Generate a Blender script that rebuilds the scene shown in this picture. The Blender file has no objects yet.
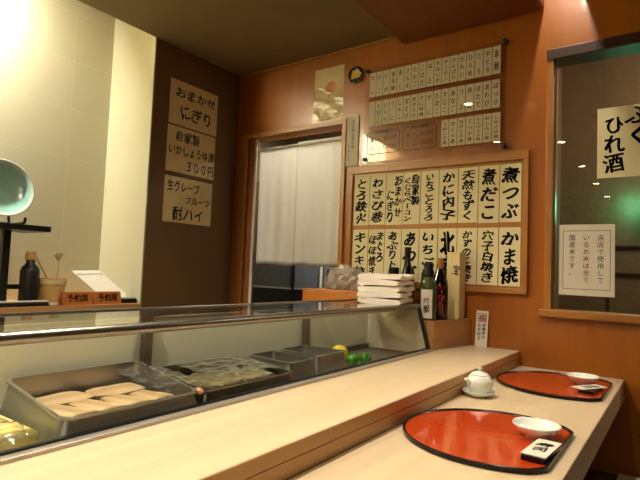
import bpy, bmesh, math, random
from mathutils import Vector, Matrix
random.seed(7)
SC = bpy.context.scene
COL = SC.collection
R = math.radians

# ------------------------------------------------------------------ camera
F_PX, YAW, PITCH, ROLL = 508.68, -0.620381, 0.0603347, -0.0404477
EYE = Vector((0.0, 0.0, 1.15))
fw = Vector((math.sin(YAW) * math.cos(PITCH), math.cos(YAW) * math.cos(PITCH), math.sin(PITCH)))
rt = Vector((math.cos(YAW), -math.sin(YAW), 0.0))
dn = -rt.cross(fw)
r2 = math.cos(ROLL) * rt + math.sin(ROLL) * dn
d2 = -math.sin(ROLL) * rt + math.cos(ROLL) * dn
cam_d = bpy.data.cameras.new('camera')
cam_d.sensor_width = 36.0
cam_d.lens = F_PX / 640.0 * 36.0
cam_d.clip_start = 0.02
cam = bpy.data.objects.new('camera', cam_d)
COL.objects.link(cam)
m = Matrix.Identity(4)
for i in range(3):
    m[i][0] = r2[i]; m[i][1] = -d2[i]; m[i][2] = -fw[i]; m[i][3] = EYE[i]
cam.matrix_world = m
SC.camera = cam

# ------------------------------------------------------------------ world, exposure
world = bpy.data.worlds.new('world')
SC.world = world
world.use_nodes = True
world.node_tree.nodes['Background'].inputs[0].default_value = (1.0, 0.75, 0.45, 1)
world.node_tree.nodes['Background'].inputs[1].default_value = 0.02
SC.view_settings.view_transform = 'Standard'
SC.view_settings.look = 'None'
SC.view_settings.gamma = 1.0
SC.view_settings.use_curve_mapping = False
SC.view_settings.exposure = 1.5
SC.cycles.use_denoising = True
SC.cycles.max_bounces = 10
SC.cycles.transparent_max_bounces = 16
SC.cycles.sample_clamp_indirect = 6.0
SC.cycles.caustics_reflective = False
SC.cycles.caustics_refractive = False

WARM = (1.0, 0.86, 0.68)
def area(name, loc, size, size_y, power, col, direction):
    l = bpy.data.lights.new(name, 'AREA'); l.shape = 'RECTANGLE'
    l.size, l.size_y, l.energy, l.color = size, size_y, power, col
    o = bpy.data.objects.new(name, l); COL.objects.link(o)
    o.location = loc
    o.rotation_euler = Vector(direction).to_track_quat('-Z', 'Y').to_euler()
    return o
# fluorescent strip hidden at the top of the kitchen recess, behind the ceiling edge
area('recess_strip_light', (-2.79, 0.28, 2.645), 1.3, 0.05, 84.0, (1.0, 0.98, 0.88), (-0.9, 0.0, -0.5))
# warm slot light between the timber bulkhead and the dining ceiling
area('slot_light', (-0.463, 2.05, 2.86), 0.03, 0.7, 4.0, WARM, (0, 0.25, -1))
# general light of the dining room behind the camera
area('dining_room_light', (0.9, -1.6, 2.45), 1.6, 2.5, 15.0, WARM, (0, 0.1, -1))
area('kitchen_work_light', (-1.9, -0.9, 2.44), 0.3, 1.0, 2.5, (1.0, 0.78, 0.48), (0, 0.2, -1))
area('side_room_fill', (0.6, 3.0, 2.5), 0.5, 0.3, 9.0, WARM, (-0.6, 0.2, -1))  # unseen fill, added to warm and brighten the view through the window
area('back_kitchen_light', (-2.0, 3.0, 2.35), 0.5, 0.5, 16.0, (1.0, 0.97, 0.9), (0, 0, -1))
DOWNLIGHTS = [  # x, y, z, watts, named later as fixtures
    (-0.905, 1.12, 2.42, 25.0), (-0.905, 0.0, 2.42, 40.0), (-0.905, -1.17, 2.42, 26.0), (-0.905, -2.35, 2.42, 20.0),
    (-0.905, -3.50, 2.42, 16.0), (-1.345, 1.16, 2.48, 12.0), (-1.48, -0.05, 2.48, 10.0)]
SPOT_ANGLE = R(138)

# ------------------------------------------------------------------ materials
def lin(c):
    if isinstance(c, str):
        c = c.lstrip('#'); c = tuple(int(c[i:i + 2], 16) / 255 for i in (0, 2, 4))
    return tuple(((v / 12.92) if v <= 0.04045 else ((v + 0.055) / 1.055) ** 2.4) for v in c) + (1.0,)
def base(name):
    mt = bpy.data.materials.new(name); mt.use_nodes = True
    nt = mt.node_tree
    return mt, nt, nt.nodes['Principled BSDF']
def plain(name, c, rough=0.5, metal=0.0, var=0.06, scale=18.0, spec=0.5, bump=0.0, coat=0.0, bscale=60.0):
    mt, nt, b = base(name)
    co = nt.nodes.new('ShaderNodeTexCoord')
    n = nt.nodes.new('ShaderNodeTexNoise'); n.inputs['Scale'].default_value = scale; n.inputs['Detail'].default_value = 4
    nt.links.new(co.outputs['Object'], n.inputs['Vector'])
    rp = nt.nodes.new('ShaderNodeValToRGB')
    L = lin(c)
    rp.color_ramp.elements[0].position = 0.3; rp.color_ramp.elements[1].position = 0.7
    rp.color_ramp.elements[0].color = tuple(v * (1 - var) for v in L[:3]) + (1,)
    rp.color_ramp.elements[1].color = tuple(min(1, v * (1 + var)) for v in L[:3]) + (1,)
    nt.links.new(n.outputs['Fac'], rp.inputs['Fac']); nt.links.new(rp.outputs['Color'], b.inputs['Base Color'])
    b.inputs['Roughness'].default_value = rough; b.inputs['Metallic'].default_value = metal
    b.inputs['Specular IOR Level'].default_value = spec; b.inputs['Coat Weight'].default_value = coat
    if bump:
        n2 = nt.nodes.new('ShaderNodeTexNoise'); n2.inputs['Scale'].default_value = bscale; n2.inputs['Detail'].default_value = 3
        nt.links.new(co.outputs['Object'], n2.inputs['Vector'])
        bp = nt.nodes.new('ShaderNodeBump'); bp.inputs['Strength'].default_value = bump; bp.inputs['Distance'].default_value = 0.01
        nt.links.new(n2.outputs['Fac'], bp.inputs['Height']); nt.links.new(bp.outputs['Normal'], b.inputs['Normal'])
    return mt
def wood(name, c1, c2, axis='Z', rough=0.4, scale=1.0, spec=0.5, fleck=None, coat=0.0):
    mt, nt, b = base(name)
    co = nt.nodes.new('ShaderNodeTexCoord'); mp = nt.nodes.new('ShaderNodeMapping')
    s = {'X': (1.2, 26, 26), 'Y': (26, 1.2, 26), 'Z': (26, 26, 1.2)}[axis]
    mp.inputs['Scale'].default_value = tuple(v * scale for v in s)
    nt.links.new(co.outputs['Object'], mp.inputs['Vector'])
    n = nt.nodes.new('ShaderNodeTexNoise'); n.inputs['Scale'].default_value = 1.0; n.inputs['Detail'].default_value = 6
    n.inputs['Roughness'].default_value = 0.6; n.inputs['Distortion'].default_value = 0.5
    nt.links.new(mp.outputs['Vector'], n.inputs['Vector'])
    rp = nt.nodes.new('ShaderNodeValToRGB')
    rp.color_ramp.elements[0].position = 0.28; rp.color_ramp.elements[1].position = 0.72
    rp.color_ramp.elements[0].color = lin(c1); rp.color_ramp.elements[1].color = lin(c2)
    nt.links.new(n.outputs['Fac'], rp.inputs['Fac'])
    out = rp.outputs['Color']
    if fleck:
        n3 = nt.nodes.new('ShaderNodeTexNoise'); n3.inputs['Scale'].default_value = 1.0; n3.inputs['Detail'].default_value = 3
        mp3 = nt.nodes.new('ShaderNodeMapping')
        mp3.inputs['Scale'].default_value = {'X': (12, 60, 60), 'Y': (60, 12, 60), 'Z': (60, 60, 12)}[axis]
        nt.links.new(co.outputs['Object'], mp3.inputs['Vector']); nt.links.new(mp3.outputs['Vector'], n3.inputs['Vector'])
        r3 = nt.nodes.new('ShaderNodeValToRGB')
        r3.color_ramp.elements[0].position = 0.66; r3.color_ramp.elements[0].color = (0, 0, 0, 1)
        r3.color_ramp.elements[1].position = 0.74; r3.color_ramp.elements[1].color = (0.55, 0.55, 0.55, 1)
        nt.links.new(n3.outputs['Fac'], r3.inputs['Fac'])
        mx = nt.nodes.new('ShaderNodeMix'); mx.data_type = 'RGBA'
        nt.links.new(r3.outputs['Color'], mx.inputs[0]); nt.links.new(out, mx.inputs[6]); mx.inputs[7].default_value = lin(fleck)
        out = mx.outputs[2]
    nt.links.new(out, b.inputs['Base Color'])
    b.inputs['Roughness'].default_value = rough; b.inputs['Specular IOR Level'].default_value = spec
    b.inputs['Coat Weight'].default_value = coat; b.inputs['Coat Roughness'].default_value = 0.1
    return mt
def clear(name, tint=(1, 1, 1), refl=1.0, rough=0.0, bump=0.0, bscale=30.0, haze=0.0, hazecol=(0.8, 0.8, 0.8)):
    """thin clear sheet: Fresnel mix of a see-through and a mirror lobe (plus an optional milky haze)"""
    mt = bpy.data.materials.new(name); mt.use_nodes = True
    nt = mt.node_tree; nt.nodes.clear()
    out = nt.nodes.new('ShaderNodeOutputMaterial')
    tr = nt.nodes.new('ShaderNodeBsdfTransparent'); tr.inputs[0].default_value = tuple(tint) + (1,)
    gl = nt.nodes.new('ShaderNodeBsdfGlossy'); gl.inputs['Roughness'].default_value = rough
    gl.inputs['Color'].default_value = (1, 1, 1, 1)
    ge = nt.nodes.new('ShaderNodeNewGeometry'); dt = nt.nodes.new('ShaderNodeVectorMath'); dt.operation = 'DOT_PRODUCT'
    nt.links.new(ge.outputs['Normal'], dt.inputs[0]); nt.links.new(ge.outputs['Incoming'], dt.inputs[1])
    def mth(op, a, b):
        n = nt.nodes.new('ShaderNodeMath'); n.operation = op
        for i, v in enumerate((a, b)):
            if v is None: continue
            if isinstance(v, (int, float)): n.inputs[i].default_value = v
            else: nt.links.new(v, n.inputs[i])
        return n.outputs[0]
    ab = mth('ABSOLUTE', dt.outputs['Value'], None)          # Schlick's Fresnel, the same from either side of the sheet
    fr = mth('ADD', mth('MULTIPLY', mth('POWER', mth('SUBTRACT', 1.0, ab), 5.0), 0.96), 0.04)
    mu = nt.nodes.new('ShaderNodeMath'); mu.operation = 'MULTIPLY'; mu.inputs[1].default_value = refl; mu.use_clamp = True
    mx = nt.nodes.new('ShaderNodeMixShader')
    nt.links.new(fr, mu.inputs[0]); nt.links.new(mu.outputs[0], mx.inputs[0])
    nt.links.new(tr.outputs[0], mx.inputs[1]); nt.links.new(gl.outputs[0], mx.inputs[2])
    res = mx.outputs[0]
    if haze:
        df = nt.nodes.new('ShaderNodeBsdfDiffuse'); df.inputs[0].default_value = tuple(hazecol) + (1,)
        m2 = nt.nodes.new('ShaderNodeMixShader'); m2.inputs[0].default_value = haze
        nt.links.new(res, m2.inputs[1]); nt.links.new(df.outputs[0], m2.inputs[2]); res = m2.outputs[0]
    if bump:
        n2 = nt.nodes.new('ShaderNodeTexNoise'); n2.inputs['Scale'].default_value = bscale; n2.inputs['Detail'].default_value = 2
        co = nt.nodes.new('ShaderNodeTexCoord'); nt.links.new(co.outputs['Object'], n2.inputs['Vector'])
        bp = nt.nodes.new('ShaderNodeBump'); bp.inputs['Strength'].default_value = bump; bp.inputs['Distance'].default_value = 0.02
        nt.links.new(n2.outputs['Fac'], bp.inputs['Height'])
        nt.links.new(bp.outputs['Normal'], gl.inputs['Normal'])
    nt.links.new(res, out.inputs[0])
    return mt
def glow(name, c, strength):
    mt = bpy.data.materials.new(name); mt.use_nodes = True
    nt = mt.node_tree; nt.nodes.clear()
    out = nt.nodes.new('ShaderNodeOutputMaterial'); em = nt.nodes.new('ShaderNodeEmission')
    em.inputs[0].default_value = lin(c); em.inputs[1].default_value = strength
    nt.links.new(em.outputs[0], out.inputs[0])
    return mt

M = {}
M['wall_wood'] = wood('wall_wood', '#8e4e0e', '#9f5c14', 'Z', 0.34, 0.5, coat=0.15)
M['trim_wood'] = wood('trim_wood', '#8d5a20', '#a8722e', 'Z', 0.4, 0.8)
M['trim_wood_x'] = wood('trim_wood_x', '#8d5a20', '#a8722e', 'X', 0.4, 0.8)
M['dark_wood'] = wood('dark_wood', '#2c140a', '#3a1c0d', 'X', 0.4)
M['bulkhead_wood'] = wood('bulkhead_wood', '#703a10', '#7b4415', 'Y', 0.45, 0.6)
M['ceiling'] = plain('ceiling_board', '#7a6842', 0.85, var=0.05, scale=6)
M['sign_wall'] = plain('sign_wall_board', '#6d512c', 0.7, var=0.05, scale=5)
M['cream_panel'] = plain('cream_panel', '#a29b7c', 0.5, var=0.02, scale=3)
M['counter'] = wood('counter_pine', '#c3ad8b', '#d0bc9b', 'Y', 0.42, 0.55, fleck='#b98f5c')
M['counter_edge'] = wood('counter_edge', '#a9804c', '#bf9560', 'Y', 0.45, 0.7)
M['reddish'] = wood('reddish_wood', '#8f4f22', '#a9652f', 'Y', 0.4, 0.8)
M['dark'] = plain('dark_base', '#1c1009', 0.7)
M['floor'] = plain('floor_dark', '#3c2a20', 0.5, var=0.15)
M['ledge_brown'] = plain('ledge_brown', '#5a4236', 0.55, var=0.08)
M['paper'] = plain('cream_paper', '#e0d8ae', 0.8, var=0.03, scale=9, spec=0.2)
M['paper_white'] = plain('white_paper', '#d8d3c2', 0.8, var=0.02, spec=0.2)
M['paper_buff'] = plain('buff_paper', '#ddc993', 0.8, var=0.04, spec=0.2)
M['slip'] = plain('slip_paper', '#ece7cf', 0.75, var=0.03, spec=0.2)
M['ink'] = plain('ink', '#0c0a08', 0.6, var=0.0, spec=0.2)
M['ink_soft'] = plain('soft_ink', '#3a3028', 0.7, var=0.0, spec=0.2)
M['ink_brown'] = plain('brown_ink', '#35180a', 0.6, var=0.0)
M['ink_red'] = plain('red_ink', '#a8281c', 0.6, var=0.0)
M['black'] = plain('black_satin', '#0d0b0a', 0.35, var=0.1)
M['black_gloss'] = plain('black_gloss', '#0a0707', 0.14, var=0.0)
M['rim_black'] = plain('rim_black', '#0b0605', 0.22, var=0.0, spec=0.3)
M['steel'] = plain('stainless_steel', '#8c8a84', 0.28, 1.0, var=0.05)
M['steel_dark'] = plain('worn_steel', '#7d796f', 0.34, 1.0, var=0.12)
M['alu'] = plain('aluminium_rail', '#b8b2a8', 0.38, 0.7, var=0.05)
M['rail'] = plain('rail_steel', '#8f8c80', 0.3, 1.0, var=0.03)
M['pan_steel'] = plain('pan_steel', '#a5a39c', 0.4, 0.85, var=0.05)
M['chrome'] = plain('chrome', '#c0bfb8', 0.12, 1.0, var=0.02)
M['case_back'] = plain('case_back_cream', '#e2dfc4', 0.45, var=0.02, scale=4)
M['lacquer'] = plain('red_lacquer', '#b23a12', 0.1, var=0.02, coat=0.5, scale=4)
M['porcelain'] = plain('white_porcelain', '#dfe3da', 0.12, var=0.01, coat=0.4)
M['towel'] = plain('white_towel', '#ece4d6', 0.95, var=0.03, bump=0.25, bscale=160, spec=0.1)
M['noren'] = plain('linen_white', '#dcd8cc', 0.9, var=0.03, bump=0.05, bscale=300, spec=0.1)
def add_translucent(mt, f):
    nt = mt.node_tree; b = nt.nodes['Principled BSDF']; out = nt.nodes['Material Output']
    tl = nt.nodes.new('ShaderNodeBsdfTranslucent'); tl.inputs[0].default_value = lin('#e2ded4')
    mx = nt.nodes.new('ShaderNodeMixShader'); mx.inputs[0].default_value = f
    nt.links.new(b.outputs[0], mx.inputs[1]); nt.links.new(tl.outputs[0], mx.inputs[2]); nt.links.new(mx.outputs[0], out.inputs[0])
add_translucent(M['noren'], 0.45)
M['glass'] = clear('window_glass', (0.96, 0.97, 0.95), 1.6)
M['case_glass'] = clear('case_glass', (0.97, 0.985, 0.97), 1.0)
M['acrylic'] = clear('acrylic', (0.99, 0.98, 0.96), 1.1)
M['film'] = clear('plastic_film', (0.97, 0.97, 0.96), 2.0, 0.08, bump=0.5, bscale=28, haze=0.02)
M['bag'] = clear('milky_bag', (0.93, 0.92, 0.88), 2.2, 0.12, bump=0.6, bscale=24, haze=0.32, hazecol=(0.75, 0.7, 0.6))
M['sleeve'] = clear('plastic_sleeve', (0.98, 0.98, 0.96), 1.8, 0.06, bump=0.5, bscale=20, haze=0.02)
M['bottle_green'] = plain('green_bottle_glass', '#3b4420', 0.1, var=0.05, coat=0.3)
M['bottle_dark'] = plain('dark_bottle_glass', '#0f0b0a', 0.1, var=0.05, coat=0.3)
M['gold'] = plain('amber_cap', '#b07d35', 0.35, 0.3, var=0.05)
M['pale_wood'] = wood('pale_wood', '#d2bf88', '#dfcd9a', 'Z', 0.55, 1.2)
M['block_wood'] = wood('block_wood', '#a87846', '#bf9058', 'Y', 0.5, 0.8)
M['orange_wood'] = wood('orange_wood', '#a85f1e', '#bd742a', 'X', 0.4, 1.2)
M['celadon'] = plain('celadon_glaze', '#9ed0c0', 0.18, var=0.16, scale=7, coat=0.3)
M['celadon_rim'] = plain('celadon_rim', '#d3ded0', 0.2, var=0.05)
M['bamboo'] = wood('bamboo', '#b88d4a', '#cda661', 'Z', 0.5, 2.0)
M['sign_wood'] = wood('sign_wood', '#a85a20', '#bb6c2a', 'X', 0.45, 2.0)
M['fish'] = wood('cooked_fish', '#9c7a52', '#d0b48c', 'X', 0.45, 2.2)
M['fish_grey'] = plain('grey_fish', '#6f6648', 0.35, var=0.4, scale=30, bump=0.35, bscale=40)
M['egg'] = plain('yellow_omelette', '#f2de82', 0.5, var=0.05, scale=20)
M['lemon'] = plain('lemon_peel', '#d8c322', 0.4, var=0.06, bump=0.2, bscale=150)
M['lime'] = plain('green_peel', '#2f8a1e', 0.3, var=0.2, bump=0.2, bscale=150)
M['peach'] = plain('peach_flesh', '#d99a72', 0.5, var=0.2, scale=60)
M['blue'] = plain('blue_print', '#2f5f9c', 0.5, var=0.2, scale=40)
M['cabinet'] = plain('dark_cabinet', '#454844', 0.25, var=0.1)
M['grey_metal'] = plain('grey_metal', '#8b8f8c', 0.4, 0.4)
M['white_paint'] = plain('white_paint', '#cfcabb', 0.5, var=0.02)
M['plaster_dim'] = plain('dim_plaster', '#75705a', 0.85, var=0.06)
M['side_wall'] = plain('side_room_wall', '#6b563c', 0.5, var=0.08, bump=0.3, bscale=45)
M['blue_glass'] = plain('bluish_glass', '#596266', 0.2, var=0.12, scale=5)
M['pink'] = plain('pink_print', '#c98a66', 0.8, var=0.25, scale=30)
M['yellow'] = plain('yellow_enamel', '#c9a82c', 0.35, var=0.12, scale=60)
M['lamp_face'] = glow('lamp_face', '#ffd9a0', 14.0)
M['green_glow'] = glow('green_glow', '#4fe0a0', 0.35)
def tiles():
    mt, nt, b = base('recess_tile')
    co = nt.nodes.new('ShaderNodeTexCoord'); mp = nt.nodes.new('ShaderNodeMapping')
    mp.inputs['Rotation'].default_value = (0, R(90), R(90)); mp.inputs['Location'].default_value = (0.0, 0.0, 0)
    sx = nt.nodes.new('ShaderNodeSeparateXYZ'); cx = nt.nodes.new('ShaderNodeCombineXYZ')
    nt.links.new(co.outputs['Object'], sx.inputs[0])
    for a_, b_, v_ in (('Y', 'X', 0.262), ('Z', 'Y', 0.274)):
        ad = nt.nodes.new('ShaderNodeMath'); ad.inputs[1].default_value = v_
        nt.links.new(sx.outputs[a_], ad.inputs[0]); nt.links.new(ad.outputs[0], cx.inputs[b_])
    br = nt.nodes.new('ShaderNodeTexBrick')
    br.offset = 0.0; br.inputs['Scale'].default_value = 1.0
    br.inputs['Brick Width'].default_value = 0.60; br.inputs['Row Height'].default_value = 0.29
    br.inputs['Mortar Size'].default_value = 0.002; br.inputs['Mortar Smooth'].default_value = 0.3
    br.inputs['Color1'].default_value = lin('#b9b292'); br.inputs['Color2'].default_value = lin('#b5ae8e')
    br.inputs['Mortar'].default_value = lin('#c2bc9c')
    nt.links.new(cx.outputs[0], br.inputs['Vector']); nt.links.new(br.outputs['Color'], b.inputs['Base Color'])
    b.inputs['Roughness'].default_value = 0.45
    return mt
M['tile'] = tiles()

# ------------------------------------------------------------------ mesh helpers
class MB:
    def __init__(s): s.b = bmesh.new()
    def box(s, x0, x1, y0, y1, z0, z1, bev=0.0, seg=2):
        r = bmesh.ops.create_cube(s.b, size=1.0, matrix=Matrix.Translation(((x0 + x1) / 2, (y0 + y1) / 2, (z0 + z1) / 2)) @ Matrix.Diagonal((abs(x1 - x0), abs(y1 - y0), abs(z1 - z0), 1)))
        if bev:
            es = list({e for v in r['verts'] for e in v.link_edges})
            bmesh.ops.bevel(s.b, geom=es, offset=bev, segments=seg, affect='EDGES', profile=0.5)
        return s
    def prism(s, pts, d, bev=0.0):
        """pts: closed 3-D loop, d: extrusion vector"""
        d = Vector(d)
        vs = [s.b.verts.new(p) for p in pts]; f = s.b.faces.new(vs)
        vt = [s.b.verts.new(Vector(p) + d) for p in pts]; s.b.faces.new(list(reversed(vt)))
        n = len(vs)
        for i in range(n):
            s.b.faces.new([vs[(i + 1) % n], vs[i], vt[i], vt[(i + 1) % n]])
        if bev:
            es = list({e for v in vs + vt for e in v.link_edges})
            bmesh.ops.bevel(s.b, geom=es, offset=bev, segments=2, affect='EDGES', profile=0.5)
        return s
    def lathe(s, prof, seg=32, c=(0, 0, 0)):
        rings = []
        for r, z in prof:
            if r < 1e-5: rings.append([s.b.verts.new((c[0], c[1], c[2] + z))])
            else: rings.append([s.b.verts.new((c[0] + r * math.cos(2 * math.pi * i / seg), c[1] + r * math.sin(2 * math.pi * i / seg), c[2] + z)) for i in range(seg)])
        for a, b in zip(rings, rings[1:]):
            for i in range(seg):
                j = (i + 1) % seg
                if len(a) == 1 and len(b) == 1: continue
                if len(a) == 1: s.b.faces.new([a[0], b[j], b[i]])
                elif len(b) == 1: s.b.faces.new([a[i], a[j], b[0]])
                else: s.b.faces.new([a[i], a[j], b[j], b[i]])
        return s
    def tube(s, pts, r, seg=10, cap=True):
        pts = [Vector(p) for p in pts]
        rr = r if isinstance(r, (list, tuple)) else [r] * len(pts)
        rings = []
        for i, p in enumerate(pts):
            t = (pts[min(i + 1, len(pts) - 1)] - pts[max(i - 1, 0)]).normalized()
            u = t.cross(Vector((0, 0, 1)))
            if u.length < 0.05: u = t.cross(Vector((0, 1, 0)))
            u.normalize(); w = t.cross(u)
            rings.append([s.b.verts.new(p + rr[i] * (u * math.cos(2 * math.pi * k / seg) + w * math.sin(2 * math.pi * k / seg))) for k in range(seg)])
        for a, b in zip(rings, rings[1:]):
            for k in range(seg): s.b.faces.new([a[k], a[(k + 1) % seg], b[(k + 1) % seg], b[k]])
        if cap: s.b.faces.new(list(reversed(rings[0]))); s.b.faces.new(rings[-1])
        return s
    def ball(s, c, r, sc=(1, 1, 1), seg=20):
        bmesh.ops.create_uvsphere(s.b, u_segments=seg, v_segments=max(8, seg // 2), radius=r, matrix=Matrix.Translation(c) @ Matrix.Diagonal((*sc, 1)))
        return s
    def grid(s, nx, ny, fn, thick=0.0):
        vs = [[s.b.verts.new(fn(i / nx, j / ny)) for j in range(ny + 1)] for i in range(nx + 1)]
        for i in range(nx):
            for j in range(ny): s.b.faces.new([vs[i][j], vs[i + 1][j], vs[i + 1][j + 1], vs[i][j + 1]])
        return s
    def xf(s, mat):
        bmesh.ops.transform(s.b, matrix=mat, verts=s.b.verts); return s
    def build(s, name, mat, parent=None, smooth=False, loc=None):
        bmesh.ops.recalc_face_normals(s.b, faces=s.b.faces)
        me = bpy.data.meshes.new(name); s.b.to_mesh(me); s.b.free()
        me.materials.append(M[mat] if isinstance(mat, str) else mat)
        if smooth:
            for p in me.polygons: p.use_smooth = True
            try: me.set_sharp_from_angle(angle=R(40))
            except Exception: pass
        o = bpy.data.objects.new(name, me); COL.objects.link(o)
        if parent: o.parent = parent
        if loc: o.location = loc
        return o
def tag(o, label, cat, group=None):
    o['label'] = label; o['category'] = cat
    if group: o['group'] = group
    return o
def thing(name, label, cat, loc=(0, 0, 0), rz=0.0, group=None, rot=None):
    o = bpy.data.objects.new(name, None); o.empty_display_size = 0.05; COL.objects.link(o)
    o.location = loc; o.rotation_euler = rot if rot else (0, 0, rz)
    return tag(o, label, cat, group)
def struct(o): o['kind'] = 'structure'; return o
def copy_thing(o, parent=None):
    c = o.copy(); COL.objects.link(c)
    if parent: c.parent = parent
    for ch in [x for x in bpy.data.objects if x.parent == o]: copy_thing(ch, c)
    return c

# lettering: every glyph is meshed once from the built-in font and laid out as strokes on a sheet
GLY = {}
def glyph(ch, bold):
    k = ch
    if k not in GLY:
        c = bpy.data.curves.new('glyph', 'FONT'); c.body = ch; c.resolution_u = 3; c.offset = 0.0
        o = bpy.data.objects.new('glyph', c); COL.objects.link(o)
        dg = bpy.context.evaluated_depsgraph_get()
        me = bpy.data.meshes.new_from_object(o.evaluated_get(dg))
        GLY[k] = ([v.co.copy() for v in me.vertices], [tuple(p.vertices) for p in me.polygons])
        bpy.data.objects.remove(o); bpy.data.curves.remove(c); bpy.data.meshes.remove(me)
    return GLY[k]
def lettering(name, items, mat, parent, y=-0.0012, bold=0.02, hand=0.0, rot90=False):
    """items: (char, centre x, centre z, width, height) on the parent's local xz plane, facing -y"""
    vs, fs = [], []
    for ch, cx, cz, w, h in items:
        gv, gf = glyph(ch, bold)
        a = random.uniform(-1, 1) * hand * 0.16; sk = random.uniform(-0.4, 1.0) * hand * 0.22
        sw = 1 + random.uniform(-1, 1) * hand * 0.12; sh = 1 + random.uniform(-1, 1) * hand * 0.12
        vb = ch == 'ー'
        # a brush has width: the stroke outline is laid down several times along a slanting nib
        nib = [(0, 0)] if bold < 0.012 else [(-1, 0.7), (-0.35, 0.2), (0.35, -0.2), (1, -0.7), (0.5, 0.5), (-0.5, -0.5)]
        for nx_, nz_ in nib:
            o = len(vs)
            for v in gv:
                px, pz = v.x - 0.5, v.y - 0.38
                if vb and rot90: px, pz = pz, -px
                px += nx_ * bold * 0.9; pz += nz_ * bold * 0.9
                pz += sk * px; px += 0.06 * hand * math.sin(pz * 7 + cx * 40)
                px, pz = px * w * sw, pz * h * sh
                vs.append((cx + px * math.cos(a) - pz * math.sin(a), y, cz + px * math.sin(a) + pz * math.cos(a)))
            fs += [tuple(i + o for i in f) for f in gf]
    me = bpy.data.meshes.new(name); me.from_pydata(vs, [], fs); me.materials.append(M[mat])
    o = bpy.data.objects.new(name, me); COL.objects.link(o); o.parent = parent
    return o
def column(text, cx, ztop, zbot, w, pad=1.0):
    n = len(text); p = (ztop - zbot) / n
    return [(c, cx, ztop - p * (i + 0.5), w, p * pad) for i, c in enumerate(text) if c != ' ']
def row(text, x0, x1, cz, h, pad=1.0):
    n = len(text); p = (x1 - x0) / n
    return [(c, x0 + p * (i + 0.5), cz, p * pad, h) for i, c in enumerate(text) if c != ' ']

# ================================================================== STRUCTURE
D = 2.49
struct(MB().box(-3.2, 2.7, -6.1, 4.4, -0.1, 0.0).build('floor', 'floor'))
DX0, DX1, DZ = -2.40, -1.64, 2.03        # doorway
WX0, WX1, WZ0, WZ1 = -0.50, 1.15, 1.005, 2.19   # window opening
w = MB()
w.box(-2.97, DX0, D, D + 0.1, 0, 3.0).box(DX0, DX1, D, D + 0.1, DZ, 3.0).box(DX1, WX0, D, D + 0.1, 0, 3.0)
w.box(WX0, WX1, D, D + 0.1, 0, WZ0).box(WX0, WX1, D, D + 0.1, WZ1, 3.0).box(WX1, 2.7, D, D + 0.1, 0, 3.0)
struct(w.build('wall_back', 'wall_wood'))
struct(MB().box(-2.96, -2.52, 1.795, D, 0, 3.0).build('wall_left', 'sign_wall'))
struct(MB().box(-2.96, -2.515, 1.783, 1.795, 0.9, 3.0, 0.003).build('trim_1', 'cream_panel'))
struct(MB().box(-3.05, -2.95, -0.5, 1.783, 0.8, 3.0).build('wall_recess', 'tile'))
struct(MB().box(-2.95, -2.52, -0.5, 1.783, 0.0, 0.895).box(-2.95, -2.515, -0.5, 1.783, 0.895, 0.925, 0.003).build('trim_2', 'block_wood'))
struct(MB().box(-2.96, -2.52, -6.0, -0.5, 0, 3.0).build('wall_kitchen', 'sign_wall'))
struct(MB().box(-2.52, -1.26, -6.0, D, 2.48, 3.0, 0.004).build('ceiling', 'ceiling'))
struct(MB().box(-3.05, 2.7, -6.0, D + 0.1, 3.0, 3.05).build('ceiling_upper', 'cream_panel'))
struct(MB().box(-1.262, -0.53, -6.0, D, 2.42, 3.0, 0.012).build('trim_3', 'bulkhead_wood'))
struct(MB().box(-0.375, 2.6, -6.0, D, 2.49, 3.0).build('ceiling_dining', 'ceiling'))
struct(MB().box(2.6, 2.7, -6.0, D, 0, 3.0).build('wall_right', 'sign_wall'))
struct(MB().box(-3.0, 2.7, -6.1, -6.0, 0, 3.0).build('wall_rear', 'sign_wall'))
struct(MB().box(-2.52, -1.262, D - 0.012, D, 2.468, 2.48).build('trim_4', 'trim_wood_x'))
# doorway frame and a sliding panel parked at its left
t = struct(MB().box(-2.47, DX0, D - 0.018, D + 0.1, 0, 2.03, 0.003).build('door_1', 'trim_wood'))
MB().box(-2.47, -1.612, D - 0.016, D + 0.1, 2.022, 2.055, 0.003).build('door_head', 'trim_wood_x', t)
MB().box(DX1 - 0.001, -1.612, D - 0.014, D + 0.1, 0, 2.022, 0.003).build('door_jamb', 'trim_wood', t)
MB().box(-2.40, -2.352, D + 0.004, D + 0.02, 0.0, 2.02, 0.003).build('sliding_panel', 'reddish', t)
MB().box(-2.352, -2.336, D + 0.006, D + 0.018, 0.0, 2.02, 0.002).build('white_edge', 'white_paint', t)
# window: frame, sill, pane
t = struct(MB().box(WX0 - 0.012, WX0 + 0.018, D - 0.012, D + 0.1, WZ0, WZ1, 0.003).build('window_1', 'trim_wood'))
MB().box(WX0 - 0.012, WX1, D - 0.022, D + 0.1, 2.168, 2.217, 0.003).build('head_rail', 'dark_wood', t)
MB().box(WX0 - 0.03, WX1, D - 0.035, D + 0.1, 0.985, 1.018, 0.004).build('sill', 'trim_wood_x', t)
MB().box(WX0 + 0.018, WX0 + 0.026, D + 0.012, D + 0.03, 1.018, 2.168).build('bead', 'steel', t)
MB().box(WX0 + 0.02, WX1, D + 0.018, D + 0.0182, 1.018, 2.168).build('pane', 'glass', t)
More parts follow.
